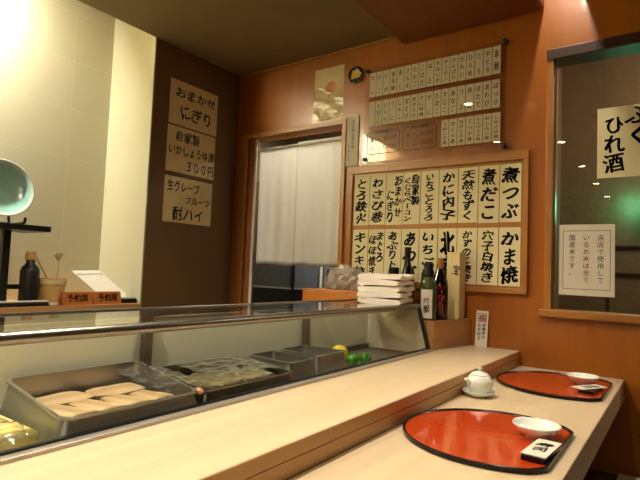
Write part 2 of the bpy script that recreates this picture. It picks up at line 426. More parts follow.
# the dim room beyond the window and the kitchen beyond the doorway
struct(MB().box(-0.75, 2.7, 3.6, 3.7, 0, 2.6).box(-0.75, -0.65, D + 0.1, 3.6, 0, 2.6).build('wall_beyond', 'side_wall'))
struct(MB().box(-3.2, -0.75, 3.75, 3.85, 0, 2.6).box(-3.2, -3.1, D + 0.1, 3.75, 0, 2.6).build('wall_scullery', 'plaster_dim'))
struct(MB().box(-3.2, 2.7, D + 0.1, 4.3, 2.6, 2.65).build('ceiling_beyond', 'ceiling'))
# low ledge along the foot of the end wall
struct(MB().box(-0.6, 1.6, 2.0, D, 0, 0.36, 0.004).build('trim_5', 'ledge_brown'))

# ================================================================== COUNTER
t = thing('counter', 'long pale pine dining counter carrying two red trays', 'counter', (0, 0, 0))
MB().box(-0.617, -0.197, -1.6, D - 0.002, 0.668, 0.75, 0.004).build('counter_top', 'counter', t)
MB().box(-0.62, -0.50, -1.6, D - 0.002, 0.0, 0.668).build('base_panel', 'dark', t)
t = thing('raised_shelf', 'raised pale pine serving shelf between glass case and dining counter', 'shelf', (0, 0, 0))
MB().box(-0.935, -0.616, -1.6, D - 0.002, 0.786, 0.817, 0.003).build('shelf_board', 'counter', t)
MB().box(-0.616, -0.6145, -1.6, D - 0.002, 0.7865, 0.8155, 0.0005).build('front_edge', 'counter_edge', t)
MB().box(-0.938, -0.6165, -1.6, D - 0.002, 0.7505, 0.7835).build('riser', 'counter_edge', t)
o = MB().box(-1.33, -0.63, -1.6, D - 0.002, 0.0, 0.7495).box(-1.33, -0.9405, -1.6, D - 0.002, 0.7495, 0.785).build('base_cabinet', 'dark'); tag(o, 'dark base cabinet under the glass case and raised shelf', 'cabinet')

# ================================================================== GLASS CASE
CY0, CY1 = -1.2, 2.14
def gx(z): return -0.912 - (z - 0.817) * 0.285          # slanted front glass
t = thing('display_case', 'long refrigerated glass sushi case with chrome top rail', 'display case', (0, 0, 0))
MB().box(-1.235, -0.94, CY0, CY1, 0.786, 0.796).build('case_floor', 'pan_steel', t)
MB().prism([(-1.19 - 0.05, CY0, 0.796), (-1.19 - 0.03, CY0, 0.796), (-1.19 - 0.03, CY0, 1.0), (-1.19 - 0.05, CY0, 1.0)], (0, CY1 - CY0, 0)).build('back_panel', 'case_back', t)
MB().box(-1.22, -1.212, CY0, CY1, 0.796, 0.818).build('back_track', 'steel_dark', t)
MB().prism([(gx(0.822), CY0, 0.822), (gx(0.822) - 0.004, CY0, 0.822), (gx(1.0) - 0.004, CY0, 1.0), (gx(1.0), CY0, 1.0)], (0, CY1 - CY0 - 0.012, 0)).build('front_glass', 'case_glass', t)
MB().box(-1.262, gx(1.02), CY0, CY1 - 0.004, 1.014, 1.020).build('top_glass', 'case_glass', t)
MB().box(-1.268, -1.255, CY0, CY1, 1.006, 1.024, 0.002).build('back_rail', 'steel', t)
zc = 1.008
MB().tube([(gx(zc) - 0.004, CY0, zc), (gx(zc) - 0.004, CY1 - 0.004, zc)], 0.0125, 20).build('top_rail', 'rail', t, True)
MB().box(-0.932, -0.893, CY0, CY1, 0.8172, 0.8245, 0.002).build('bottom_rail', 'alu', t)
MB().box(-0.926, -0.914, CY0, CY1, 0.8245, 0.829, 0.001).build('seal', 'black', t)
# end: steel end panel with a black rubber edge
MB().prism([(gx(0.82) - 0.004, CY1 - 0.012, 0.80), (gx(1.0) - 0.006, CY1 - 0.012, 1.006), (-1.235, CY1 - 0.012, 1.006), (-1.235, CY1 - 0.012, 0.80)], (0, 0.012, 0)).build('end_panel', 'case_back', t)
MB().prism([(gx(0.82) + 0.006, CY1 - 0.012, 0.818), (gx(1.02) + 0.005, CY1 - 0.012, 1.018), (gx(1.02) - 0.008, CY1 - 0.012, 1.018), (gx(0.82) - 0.008, CY1 - 0.012, 0.818)], (0, 0.018, 0)).build('end_edge', 'black', t)
for yy in (0.15, 0.885, 1.62):
    MB().box(-1.218, -1.196, yy - 0.013, yy + 0.013, 0.796, 1.012, 0.002).build('post', 'steel', t)

# ---- things inside the case
def pan(name, label, quad_front, quad_back, rim_f, rim_b, bot, mat, taper=0.012, lip=0.008):
    """pan given by rim corners: front (x, y0, y1), back (x, y0, y1); rim heights front/back"""
    (xf, f0, f1), (xb, b0, b1) = quad_front, quad_back
    ring = [Vector((xf, f0, rim_f)), Vector((xf, f1, rim_f)), Vector((xb, b1, rim_b)), Vector((xb, b0, rim_b))]
    c = sum(ring, Vector()) / 4
    def off(d, z=None):
        o = []
        for p in ring:
            v = Vector((p.x - c.x, p.y - c.y, 0)); k = Vector((math.copysign(d, v.x), math.copysign(d, v.y), 0))
            q = p + k
            if z is not None: q.z = z
            o.append(q)
        return o
    def rounded(pts, r=0.022, n=4):
        o = []
        for i in range(4):
            p, a, b = pts[i], pts[i - 1], pts[(i + 1) % 4]
            u = (a - p).normalized() * r; v = (b - p).normalized() * r
            for k in range(n + 1):
                s = k / n
                o.append(p + u * (1 - s) ** 2 + v * s ** 2)
        return o
    loops = [rounded(off(0.0)), rounded(off(lip)), [q + Vector((0, 0, -0.004)) for q in rounded(off(lip))], [q + Vector((0, 0, -0.004)) for q in rounded(off(0.002))],
             rounded(off(-taper + 0.002, bot)), rounded(off(-taper - 0.004, bot + 0.002))]
    root = tag(None or bpy.data.objects.new(name, None), label, 'tray' if name == 'metal_tray' else 'pan'); COL.objects.link(root)
    mb = MB(); L = [[mb.b.verts.new(q) for q in lp] for lp in loops]
    n = len(L[0])
    for a, b in zip(L[:4], L[1:5]):
        for i in range(n): mb.b.faces.new([a[i], a[(i + 1) % n], b[(i + 1) % n], b[i]])
    mb.b.faces.new(L[4])
    inn = [mb.b.verts.new(q) for q in rounded(off(-0.002))]; inb = L[5]
    for i in range(n): mb.b.faces.new([L[0][i], L[0][(i + 1) % n], inn[(i + 1) % n], inn[i]])
    for i in range(n): mb.b.faces.new([inn[i], inn[(i + 1) % n], inb[(i + 1) % n], inb[i]])
    mb.b.faces.new(inb)
    mb.build('pan_body', mat, root, True)
    return root
pan('metal_tray', 'big shallow steel tray of pale brown fillets, nearest in glass case', (-0.945, 0.522, 0.838), (-1.195, 0.528, 0.85), 0.853, 0.888, 0.798, 'pan_steel')
pan('metal_tray', 'shallow steel tray of greenish grey fish slices, second in glass case', (-0.945, 0.868, 1.2), (-1.19, 0.915, 1.215), 0.849, 0.862, 0.798, 'steel_dark')
pan('deep_pan', 'deep empty steel pan beside tray of greenish fish slices', (-1.0, 1.262, 1.385), (-1.2, 1.30, 1.42), 0.860, 0.856, 0.798, 'pan_steel', 0.008)
pan('deep_pan', 'deep empty steel pan next to yellow lemon', (-1.01, 1.425, 1.60), (-1.2, 1.465, 1.60), 0.862, 0.858, 0.798, 'pan_steel', 0.008)
def slab(name, label, cat, group, c, L, W, H, rz, mat, wob=0.004, tilt=0.0):
    mb = MB(); nx, ny = 14, 6
    ph = random.uniform(0, 6)
    def top(u, v):
        x, y = (u - 0.5) * L, (v - 0.5) * W * (1 - 0.35 * (2 * u - 1) ** 4)
        e = (1 - (2 * v - 1) ** 10) * (1 - (2 * u - 1) ** 12)
        return (x, y, H * (0.35 + 0.65 * e) + wob * math.sin(u * 9 + ph) * math.cos(v * 5 + ph))
    mb.grid(nx, ny, top)
    mb.grid(nx, ny, lambda u, v: (top(u, v)[0], top(u, v)[1], 0.0))
    bmesh.ops.remove_doubles(mb.b, verts=mb.b.verts, dist=1e-6)
    bd = [e for e in mb.b.edges if e.is_boundary]
    tops = [v for v in mb.b.verts if v.co.z > 0]
    bmesh.ops.bridge_loops(mb.b, edges=bd)
    o = mb.build(name, mat, None, True)
    o.location = c; o.rotation_euler = (0, tilt, rz)
    return tag(o, label, cat, group)
def tz(x): return 0.815 + (-0.95 - x) * 0.08
fl = [(-1.145, 0.615, 92, 0.14, 0.085, 'at the back left'), (-1.14, 0.755, 88, 0.13, 0.085, 'at the back right'), (-1.04, 0.578, 16, 0.135, 0.058, 'at the front left corner'),
      (-1.035, 0.646, 14, 0.135, 0.058, 'second from the left in the front row'), (-1.03, 0.716, 12, 0.135, 0.058, 'third from the left in the front row'), (-1.025, 0.784, 10, 0.13, 0.056, 'at the front right corner')]
for x, y, a, L_, W_, lb in fl:
    slab('fish_fillet', 'pale brown fillet %s of the nearest steel tray' % lb, 'fish', 'fillets in the nearest tray', (x, y, tz(x) + (0.004 if a > 50 else 0.012)), L_, W_, 0.009, R(a), 'fish', 0.0012)
k = 0
for i, y in enumerate((0.975, 1.035, 1.095, 1.155)):
    slab('fish_slice', ['greenish grey fish slice nearest the left rim of the second tray', 'greenish grey fish slice left of centre in the second tray', 'greenish grey fish slice right of centre in the second tray', 'greenish grey fish slice nearest the right rim of the second tray'][i],
         'fish', 'fish slices in the second tray', (-1.07, y, 0.824), 0.19, 0.050, 0.018, R(12 + 2 * i), 'fish_grey', 0.006)
def film(name, label, x0, x1, y0, y1, zf, amp, group=None):
    ph = random.uniform(0, 9)
    mb = MB().grid(22, 22, lambda u, v: (x0 + (x1 - x0) * u, y0 + (y1 - y0) * v, zf(u, v) + amp * (math.sin(u * 17 + v * 9 + ph) * math.sin(v * 13 - u * 6 + ph) + 0.5 * math.sin(u * 31 + ph * 2) * math.sin(v * 27))))
    o = mb.build(name, 'film', None, True)
    return tag(o, label, 'plastic wrap', group)
film('plastic_wrap', 'crumpled clear wrap over right side of nearest fillet tray', -1.17, -0.965, 0.77, 0.90, lambda u, v: 0.874 - 0.018 * u + 0.010 * (1 - abs(2 * v - 1)), 0.003)
film('plastic_wrap', 'crumpled clear wrap over the greenish fish slices', -1.17, -0.965, 0.955, 1.19, lambda u, v: 0.868 - 0.008 * u + 0.006 * math.sin(v * 3.1), 0.003)
# wrapped rolled omelette at the near end
o = MB().box(-1.165, -0.965, 0.24, 0.490, 0.800, 0.836, 0.010, 3).build('rolled_omelette', 'egg', None, True)
tag(o, 'yellow rolled omelette block at the near end of glass case', 'omelette')
o = MB().box(-1.185, -0.94, 0.20, 0.503, 0.797, 0.7995).build('paper_liner', 'paper_white'); tag(o, 'white paper liner under yellow omelette', 'paper')
film('plastic_wrap', 'clear wrap crumpled around yellow omelette', -1.175, -0.945, 0.22, 0.506, lambda u, v: 0.845 - 0.032 * max(0, (v - 0.85) * 6.6) - 0.03 * max(0, (u - 0.85) * 6), 0.004)
# lemon, green citrus, little dish, peach morsel
t = thing('lemon', 'yellow lemon behind the furthest deep steel pan', 'lemon', (-1.075, 1.66, 0.8345))
MB().ball((0, 0, 0), 0.034, (1.0, 1.2, 1.0), 24).ball((0, 0.040, 0), 0.008, (1, 1, 1), 10).build('peel', 'lemon', t, True)
for i, (x, y, lb) in enumerate([(-1.01, 1.655, 'dark green citrus touching yellow lemon'), (-0.985, 1.708, 'dark green citrus furthest along the glass case')]):
    t = thing('green_citrus', lb, 'citrus', (x, y, 0.8225), 0.6 * i, 'green citrus in the glass case')
    MB().ball((0, 0, 0), 0.024, (1.0, 1.2, 0.92), 20).build('peel', 'lime', t, True)
    MB().lathe([(0, 0.0215), (0.004, 0.021), (0.003, 0.018)], 10).build('stem_button', 'bamboo', t, True)
o = MB().lathe([(0, 0), (0.030, 0), (0.042, 0.006), (0.044, 0.008), (0.041, 0.008), (0.028, 0.003), (0, 0.003)], 28).build('small_dish', 'porcelain', None, True, (-0.985, 1.61 + 0.045, 0.7965))
tag(o, 'small pale dish under the green citrus in glass case', 'dish')
o = MB().ball((0, 0, 0), 0.012, (1.3, 0.8, 0.7), 14).build('ginger_morsel', 'peach', None, True, (-0.950, 0.853, 0.8490))
tag(o, 'tiny peach morsel between the two shallow steel trays', 'morsel')

# ================================================================== WOOD BLOCK, BOTTLES, TOWELS
BT = 0.945
o = MB().prism([(-0.905, 2.163, 0.817), (-0.846, 2.487, 0.817), (-0.937, 2.487, 0.817), (-0.937, 2.163, 0.817)], (0, 0, BT - 0.817)).box(-1.32, -0.9395, 2.163, 2.487, 0.786, BT).build('wooden_stand', 'block_wood')
tag(o, 'plain wooden block stand holding bottles at the far end of case', 'stand')
t = thing('sake_bottle', 'green glass bottle with white label and black cap', 'bottle', (-0.955, 2.21, BT), R(-10))
MB().lathe([(0, 0), (0.037, 0), (0.040, 0.004), (0.040, 0.152), (0.034, 0.178), (0.019, 0.2), (0.016, 0.215), (0, 0.215)], 28).build('bottle_body', 'bottle_green', t, True)
MB().lathe([(0.0205, 0.195), (0.025, 0.198), (0.027, 0.215), (0.020, 0.236), (0.0235, 0.255), (0.016, 0.266), (0, 0.267)], 18).build('cap_wrapper', 'black', t, True)
mb = MB(); mb.grid(10, 1, lambda u, v: (0.0406 * math.cos(R(-108 + 80 * u)), 0.0406 * math.sin(R(-108 + 80 * u)), 0.010 + 0.130 * v)); mb.build('bottle_label', 'paper_white', t)
def curved(items_mat, text, r, a0, z1, z0, w, parent, bold=0.03, mat='ink'):
    o = lettering('lettering', column(text, 0, z1, z0, w), mat, parent, 0, bold, 0.8)
    for v in o.data.vertices:
        a = R(a0) + v.co.x / r
        v.co = (r * math.cos(a), r * math.sin(a), v.co.z)
    return o
curved(None, '吟醸', 0.0409, -66, 0.105, 0.035, 0.03, t, 0.02, 'ink_soft')
t = thing('sake_bottle', 'black bottle with red brushed lettering and amber neck', 'bottle', (-0.938, 2.302, BT), R(-8))
MB().lathe([(0, 0), (0.038, 0), (0.041, 0.004), (0.041, 0.150), (0.037, 0.180), (0.020, 0.222), (0.0145, 0.245), (0, 0.245)], 28).build('bottle_body', 'bottle_dark', t, True)
MB().lathe([(0.0148, 0.235), (0.0165, 0.237), (0.0165, 0.285), (0.013, 0.288), (0, 0.288)], 18).build('neck_cap', 'gold', t, True)
curved(None, '吉野川', 0.0416, -58, 0.165, 0.03, 0.045, t, 0.03, 'ink_red')
t = thing('bottle_box', 'tall pale wooden bottle box against the menu board', 'box', (-0.905, 2.425, BT), R(-4))
MB().box(-0.034, 0.034, -0.034, 0.034, 0, 0.322, 0.002).build('box_body', 'pale_wood', t)
lettering('lettering', column('宝', 0.016, 0.26, 0.21, 0.036), 'ink', t, -0.0346, 0.03, 0.8)
t = thing('soy_bottle', 'tall dark bottle rising behind the white towels', 'bottle', (-1.135, 2.36, BT))
MB().lathe([(0, 0), (0.035, 0), (0.037, 0.004), (0.037, 0.17), (0.028, 0.205), (0.023, 0.225), (0.016, 0.27), (0.0145, 0.325), (0, 0.325)], 24).build('bottle_body', 'bottle_dark', t, True)
MB().lathe([(0.015, 0.315), (0.017, 0.317), (0.017, 0.342), (0, 0.343)], 18).build('cap', 'black', t, True)
t = thing('sauce_bottle', 'short dark capped bottle behind the left of white towels', 'bottle', (-1.215, 2.37, BT))
MB().lathe([(0, 0), (0.03, 0), (0.032, 0.004), (0.032, 0.15), (0.026, 0.185), (0.024, 0.2), (0, 0.2)], 24).build('bottle_body', 'bottle_dark', t, True)
MB().lathe([(0.025, 0.197), (0.027, 0.2), (0.027, 0.235), (0.024, 0.238), (0, 0.238)], 18).build('cap', 'black', t, True)

def towel(L, W, H, seed):
    rnd = random.Random(seed); ph = [rnd.uniform(0, 6) for _ in range(6)]
    mb = MB(); nu, nv = 40, 24
    # closed fat sheet with rounded long edges: superellipse section swept along y
    prof = []
    for k in range(nv):
        a = 2 * math.pi * k / nv
        c, s = math.cos(a), math.sin(a)
        prof.append((math.copysign(abs(c) ** 0.22, c) * 0.5, math.copysign(abs(s) ** 0.55, s) * 0.5))
    rings = []
    for i in range(nu + 1):
        u = i / nu; y = (u - 0.5) * W
        e = 1 - 0.05 * abs(2 * u - 1) ** 12
        rg = []
        for (px, pz) in prof:
            x = px * L * (e + 0.012 * math.sin(u * 11 + ph[0]) + 0.01 * math.sin(u * 23 + ph[1]))
            z = pz * H * (1 + 0.10 * math.sin(u * 9 + ph[2] + px * 4)) + 0.0030 * math.sin(u * 7 + ph[3] + px * 3)
            rg.append(mb.b.verts.new((x, y + 0.003 * math.sin(px * 8 + ph[4]), z + H / 2)))
        rings.append(rg)
    for a, b in zip(rings, rings[1:]):
        for k in range(nv): mb.b.faces.new([a[k], a[(k + 1) % nv], b[(k + 1) % nv], b[k]])
    mb.b.faces.new(list(reversed(rings[0]))); mb.b.faces.new(rings[-1])
    return mb
tc = Vector((-1.072, 2.025))
names = ['lowest of the stacked white towels, resting on the case top', 'second white towel from the bottom of the stack', 'white towel in the middle of the stack of five',
         'second white towel from the top of the stack', 'topmost of the stacked white towels on the glass case']
z = 1.0205
for i, lb in enumerate(names):
    H = 0.0246
    o = towel(0.192 + random.uniform(-0.005, 0.005), 0.262 + random.uniform(-0.006, 0.006), H, i + 3).build('folded_towel', 'towel', None, True)
    o.location = (tc.x + random.uniform(-0.004, 0.004), tc.y + random.uniform(-0.004, 0.004), z); o.rotation_euler = (0, 0, R(14 + random.uniform(-3, 3)))
    tag(o, 'folded ' + lb, 'towel', 'folded white towels on the case'); z += H + 0.0008

# ================================================================== BACK WORKTOP, ORANGE BOX, BAG
t = thing('worktop', 'kitchen worktop behind the glass case', 'worktop', (0, 0, 0))
MB().box(-1.80, -1.34, 2.0, 2.485, 0.90, 0.93, 0.003).build('top', 'steel_dark', t)
MB().box(-1.78, -1.36, 2.02, 2.485, 0.0, 0.90).build('cabinet', 'dark', t)
t = thing('wooden_box', 'orange wooden box with plastic bag on top, behind case', 'box', (-1.50, 2.31, 0.93))
mb = MB()
mb.box(-0.175, 0.175, -0.11, -0.098, 0, 0.113, 0.004).box(-0.175, 0.175, 0.098, 0.11, 0, 0.113, 0.004).box(-0.175, -0.163, -0.098, 0.098, 0, 0.113).box(0.163, 0.175, -0.098, 0.098, 0, 0.113).box(-0.163, 0.163, -0.098, 0.098, 0, 0.01)
mb.build('box_walls', 'orange_wood', t)
MB().box(-0.178, 0.178, -0.113, 0.113, 0.113, 0.123, 0.004).build('box_lid', 'orange_wood', t)
rnd = random.Random(5)
mb = MB(); bmesh.ops.create_icosphere(mb.b, subdivisions=4, radius=1.0)
for v in mb.b.verts:
    p = v.co.normalized()
    n = 0.12 * math.sin(7 * p.x + 3 * p.z) * math.sin(6 * p.y + 1) + 0.09 * math.sin(13 * p.x - 9 * p.z) + 0.06 * math.sin(17 * p.y + 11 * p.z)
    zz = max(p.z, -0.55)
    v.co = Vector((p.x * 0.115 * (1 + n), p.y * 0.085 * (1 + n), (zz + 0.55) * 0.078 * (1 + n)))
o = mb.build('plastic_bag', 'bag', None, True, (-1.47, 2.31, 1.0535)); tag(o, 'crumpled translucent plastic bag on orange wooden box', 'bag')

# ================================================================== DINING COUNTER SETTINGS
def half_tray(cx, cy, r, label):
    t = thing('lacquer_tray', label, 'tray', (cx, cy, 0.75))
    cut = 0.152
    a0 = math.acos(cut / r); n = 56
    def loop(rr, cc):
        a = math.acos(min(1, cc / rr)) + 0.145; pts = []
        for i in range(n + 1):
            th = a + (2 * math.pi - 2 * a) * i / n
            pts.append((rr * math.cos(th), rr * math.sin(th)))
        y1 = rr * math.sin(a) - 0.046                      # rounded corners onto the straight side
        e0, e1 = Vector(pts[-1]), Vector(pts[0])
        for k in range(1, 6):
            q = k / 5; pts.append(tuple(e0 * (1 - q) ** 2 + Vector((cc, -y1 - 0.014)) * 2 * q * (1 - q) + Vector((cc, -y1)) * q * q))
        for k in range(0, 5):
            q = k / 5; pts.append(tuple(Vector((cc, y1)) * (1 - q) ** 2 + Vector((cc, y1 + 0.014)) * 2 * q * (1 - q) + e1 * q * q))
        return pts
    mb = MB()
    prof = [(r - 0.008, cut - 0.008, 0.0), (r, cut, 0.004), (r, cut, 0.012), (r - 0.002, cut - 0.002, 0.0130), (r - 0.005, cut - 0.005, 0.0120), (r - 0.008, cut - 0.008, 0.0082)]
    L = [[mb.b.verts.new((x, y, z)) for x, y in loop(rr, cc)] for rr, cc, z in prof]
    k = len(L[0])
    for a, b in zip(L, L[1:]):
        for i in range(k): mb.b.faces.new([a[i], a[(i + 1) % k], b[(i + 1) % k], b[i]])
    mb.b.faces.new(L[0])
    mb.build('rim', 'rim_black', t, True)
    MB().prism([(x, y, 0.0015) for x, y in loop(r - 0.0075, cut - 0.0075)], (0, 0, 0.0070)).build('tray_face', 'lacquer', t)
    return t
half_tray(-0.380, 1.322, 0.231, 'red half-moon lacquer tray with black rim, nearest on the counter')
half_tray(-0.372, 2.135, 0.236, 'red half-moon lacquer tray with black rim, near the end wall')
TZ = 0.7587
def bowl(x, y, label):
    o = MB().lathe([(0, 0.0), (0.028, 0.0), (0.030, 0.004), (0.040, 0.010), (0.052, 0.022), (0.0575, 0.031), (0.0565, 0.0325), (0.054, 0.031), (0.048, 0.022), (0.036, 0.012), (0.02, 0.009), (0, 0.008)], 40).build('small_bowl', 'porcelain', None, True, (x, y, TZ))
    return tag(o, label, 'bowl', 'white bowls on the red trays')
bowl(-0.298, 1.378, 'white shallow bowl on the nearest red tray')
bowl(-0.312, 2.205, 'white shallow bowl on the far red tray')
def packet(x, y, rz, label, lrz, ldx):
    t = thing('boxed_packet', label, 'packet', (x, y, TZ), rz, 'packets on the red trays')
    MB().box(-0.025, 0.025, -0.070, 0.068, 0.0, 0.011, 0.002).build('packet_base', 'black_gloss', t)
    c = MB().box(-0.026, 0.026, -0.066, 0.066, 0, 0.0014).build('paper_band', 'paper_white', t)
    c.location = (ldx, 0.006, 0.0114); c.rotation_euler = (0, 0, lrz)
    w = lettering('lettering', [('寿', 0, 0.024, 0.036, 0.034), ('司', 0, -0.014, 0.036, 0.034)], 'ink', c, 0, 0.03, 1.0)
    for v in w.data.vertices: v.co = (v.co.x, v.co.z, 0.0018)
packet(-0.258, 1.252, R(-4), 'white banded black packet on the nearest red tray', 0, -0.002)
packet(-0.268, 2.085, R(-6), 'white banded black packet on the far red tray', R(-24), -0.008)
o = MB().lathe([(0, 0.0), (0.030, 0.0), (0.034, 0.003), (0.048, 0.010), (0.0535, 0.018), (0.0525, 0.019), (0.046, 0.013), (0.03, 0.008), (0, 0.007)], 36).build('saucer', 'porcelain', None, True, (-0.562, 1.742, 0.7502))
tag(o, 'white saucer under the round white soy pot', 'saucer')
t = thing('soy_pot', 'round white porcelain soy pot on a saucer', 'pot', (-0.560, 1.744, 0.7575))
MB().lathe([(0, 0), (0.024, 0), (0.027, 0.004), (0.038, 0.016), (0.0435, 0.032), (0.042, 0.047), (0.034, 0.060), (0.027, 0.065), (0, 0.066)], 36).build('pot_body', 'porcelain', t, True)
MB().lathe([(0.030, 0.0635), (0.0305, 0.0655), (0.022, 0.0715), (0.008, 0.0755), (0.005, 0.0785), (0.0085, 0.083), (0.0075, 0.088), (0, 0.090)], 28).build('lid', 'porcelain', t, True)
MB().tube([(-0.018, -0.030, 0.034), (-0.026, -0.042, 0.045), (-0.030, -0.050, 0.053)], [0.011, 0.008, 0.0055], 12).build('spout', 'porcelain', t, True)

# ================================================================== END WALL: MENU BOARD AND SHEETS
t = thing('menu_board', 'wide wooden menu board frame holding two rows of brushed sheets', 'menu board', (0, 0, 0))
BY = D - 0.012
MB().box(-1.565, -0.595, BY, D - 0.0005, 1.09, 1.745).build('board_panel', 'trim_wood_x', t)
MB().box(-1.579, -0.583, BY - 0.012, D - 0.0005, 1.712, 1.757, 0.003).build('top_rail', 'trim_wood_x', t)
MB().box(-1.579, -0.583, BY - 0.012, D - 0.0005, 1.078, 1.103, 0.003).build('bottom_rail', 'trim_wood_x', t)
MB().box(-1.579, -1.547, BY - 0.012, D - 0.0005, 1.103, 1.712, 0.003).build('side_stile', 'trim_wood', t)
MB().box(-0.607, -0.583, BY - 0.012, D - 0.0005, 1.103, 1.712, 0.003).build('side_stile', 'trim_wood', t)
ordn = ['first', 'second', 'third', 'fourth', 'fifth', 'sixth', 'seventh', 'eighth', 'ninth', 'tenth', 'eleventh', 'twelfth', 'thirteenth', 'fourteenth', 'fifteenth', 'sixteenth', 'seventeenth']
TOP = [['とろ鉄火'], ['わさび巻'], ['おまかせ', ' にぎり'], ['自家製', 'くじらベーコン'], ['いちごとろろ'], ['かに内子'], ['天然もずく'], ['煮だこ'], ['煮つぶ']]
BOT = [['キンキ焼'], ['まぐろ', 'ほほ焼き'], ['あぶりトロ'], ['あわび'], ['いちご焼'], ['北寄'], ['かずのこ焼き'], ['穴子白焼き'], ['かま焼']]
def sheet(x0, x1, z0, z1, cols, label, group, mat='paper', ink='ink', bold=0.045, hand=1.0, y=BY - 0.0005, cat='menu sheet', name='menu_sheet', th=0.0012):
    t = thing(name, label, cat, ((x0 + x1) / 2, y, z0), 0, group)
    W, H = x1 - x0, z1 - z0
    MB().box(-W / 2, W / 2, -th, 0, 0, H).build('paper', mat, t)
    it = []
    it2 = None
    if len(cols) == 1:
        c = cols[0]; it = column(c, 0, H * 0.96, H * 0.04, min(W * 0.78, H / len(c) * 1.15), 1.0 if len(c) > 4 else 0.92)
    else:
        a, b = cols
        it = column(a, W * 0.24, H * 0.97, H * (0.35 if len(a) < 4 else 0.14), W * 0.5, 1.0); it2 = column(b, -W * 0.22, H * 0.90, H * 0.05, W * 0.5, 1.0)
    for q in (it, it2):
        if q: lettering('lettering', q, ink, t, -th - 0.0005, bold, hand, True)
    return t
pitch = 0.1028; X0 = -1.5395
for i in range(9):
    x0 = X0 + i * pitch + 0.0012 + random.uniform(-0.0006, 0.0006)
    sheet(x0, x0 + 0.0985, 1.417 + random.uniform(-0.002, 0.002), 1.697, TOP[i], 'cream sheet brushed ' + ''.join(TOP[i]).replace(' ', '') + ', %s from left in the upper row' % ordn[i], 'upper row of menu sheets')
for i in range(9):
    x0 = X0 + i * pitch + 0.0012 + random.uniform(-0.0006, 0.0006)
    sheet(x0, x0 + 0.0985, 1.112 + random.uniform(-0.002, 0.002), 1.392, BOT[i], 'cream sheet brushed ' + ''.join(BOT[i]).replace(' ', '') + ', %s from left in the lower row' % ordn[i], 'lower row of menu sheets')

# ---- clear acrylic slip board
t = thing('slip_board', 'clear acrylic wall board with three rows of small name slips', 'sign board', (0, 0, 0))
AY = D - 0.022
MB().box(-1.487, -0.693, AY, AY + 0.0002, 1.775, 2.312).build('acrylic_sheet', 'acrylic', t)
for (x, z) in ((-1.472, 2.304), (-0.703, 2.304), (-1.472, 1.792), (-0.703, 1.788)):
    c = MB().lathe([(0, 0), (0.007, 0), (0.012, 0.003), (0.012, 0.028), (0, 0.03)], 14).xf(Matrix.Rotation(R(-90), 4, 'X')).build('standoff_screw', 'black', t, True)
    c.location = (x, AY - 0.009, z)
def rbox(x0, x1, z0, z1, r=0.02, w=0.004):
    mb = MB()
    def lp(i):
        o = []
        for (cx, cz, a) in ((x1 - r, z1 - r, 0), (x0 + r, z1 - r, 90), (x0 + r, z0 + r, 180), (x1 - r, z0 + r, 270)):
            for k in range(6): o.append((cx + (r - i) * math.cos(R(a + 18 * k)), cz + (r - i) * math.sin(R(a + 18 * k))))
        return o
    a, b = lp(0), lp(w)
    va = [mb.b.verts.new((x, AY - 0.001, z)) for x, z in a]; vb = [mb.b.verts.new((x, AY - 0.001, z)) for x, z in b]
    n = len(va)
    for i in range(n): mb.b.faces.new([va[i], va[(i + 1) % n], vb[(i + 1) % n], vb[i]])
    return mb
for k, (xa, xb, txt) in enumerate([(-1.463, -1.256, ('お好み握り', '並 一,五〇〇円', '上 二,〇〇〇円')), (-1.240, -1.043, ('ちらし寿司', '並 一,五〇〇円', '上 二,〇〇〇円'))]):
    c = rbox(xa, xb, 1.815, 1.945).build('printed_frame', 'ink_brown', t)
    for it in (row(txt[0], xa + 0.05, xb - 0.05, 1.940, 0.024), row(txt[1], xa + 0.025, xb - 0.02, 1.900, 0.026), row(txt[2], xa + 0.025, xb - 0.02, 1.853, 0.026)):
        lettering('printed_text', it, 'ink_brown', t, AY - 0.001, 0.03, 0.0)
R1 = ['本鮪', '中とろ', 'と ろ', 'ひらめ', 'かれい', 'かわはぎ', 'サーモン', 'すみいか', 'あ じ', 'こはだ', 'さんま', 'にしん', 'い し', 'あなご', 'い か', 'た こ', 'い か']
R1 = ['本鮪', '中とろ', 'と ろ', 'ひらめ', 'かれい', 'かんぱち', 'サーモン', 'すみいか', 'ほ た', 'こはだ', 'たんご', 'さんま', 'あ じ', '金目鯛', 'い か', 'た こ', 'た い']
R2 = ['ほっき', 'あわび', 'ほたて', '赤 貝', 'つ ぶ', 'あなご', 'すじこ', 'たまご', 'か に', 'かに味噌', 'あまえび', '甘えび', 'しゃこ', 'う に', 'いくら', 'とびこ', '']
R3 = ['しめさば巻', 'おしんこ巻', 'かんぴょう巻', 'てっか巻', 'ねぎとろ巻', 'おくら巻', 'うめしそ巻']
SY = AY - 0.0004
def slip(x0, x1, z0, z1, text, label, group):
    t = thing('name_slip', label, 'name slip', ((x0 + x1) / 2, AY + 0.004, z0), 0, group)
    W, H = x1 - x0, z1 - z0
    MB().box(-W / 2, W / 2, -0.001, 0, 0, H).build('paper', 'slip', t)
    if text: lettering('lettering', column(text, 0, H * 0.93, H * 0.07, W * 0.62, 0.8), 'ink_soft', t, -0.0014, 0.015, 0.4, True)
n = 17; p = (-0.723 + 1.463) / n
for r_, (rows, za, zb, nm) in enumerate([(R1, 2.149, 2.291, 'top'), (R2, 1.980, 2.122, 'middle')]):
    for i in range(17):
        x1 = -0.723 - i * p
        tx = rows[i]
        slip(x1 - p + 0.0035, x1, za, zb, tx, ('cream name slip reading %s, %s from right in the %s slip row' % (tx.replace(' ', ''), ordn[i], nm)) if tx else 'blank cream name slip at the left end of the middle slip row', nm + ' row of name slips')
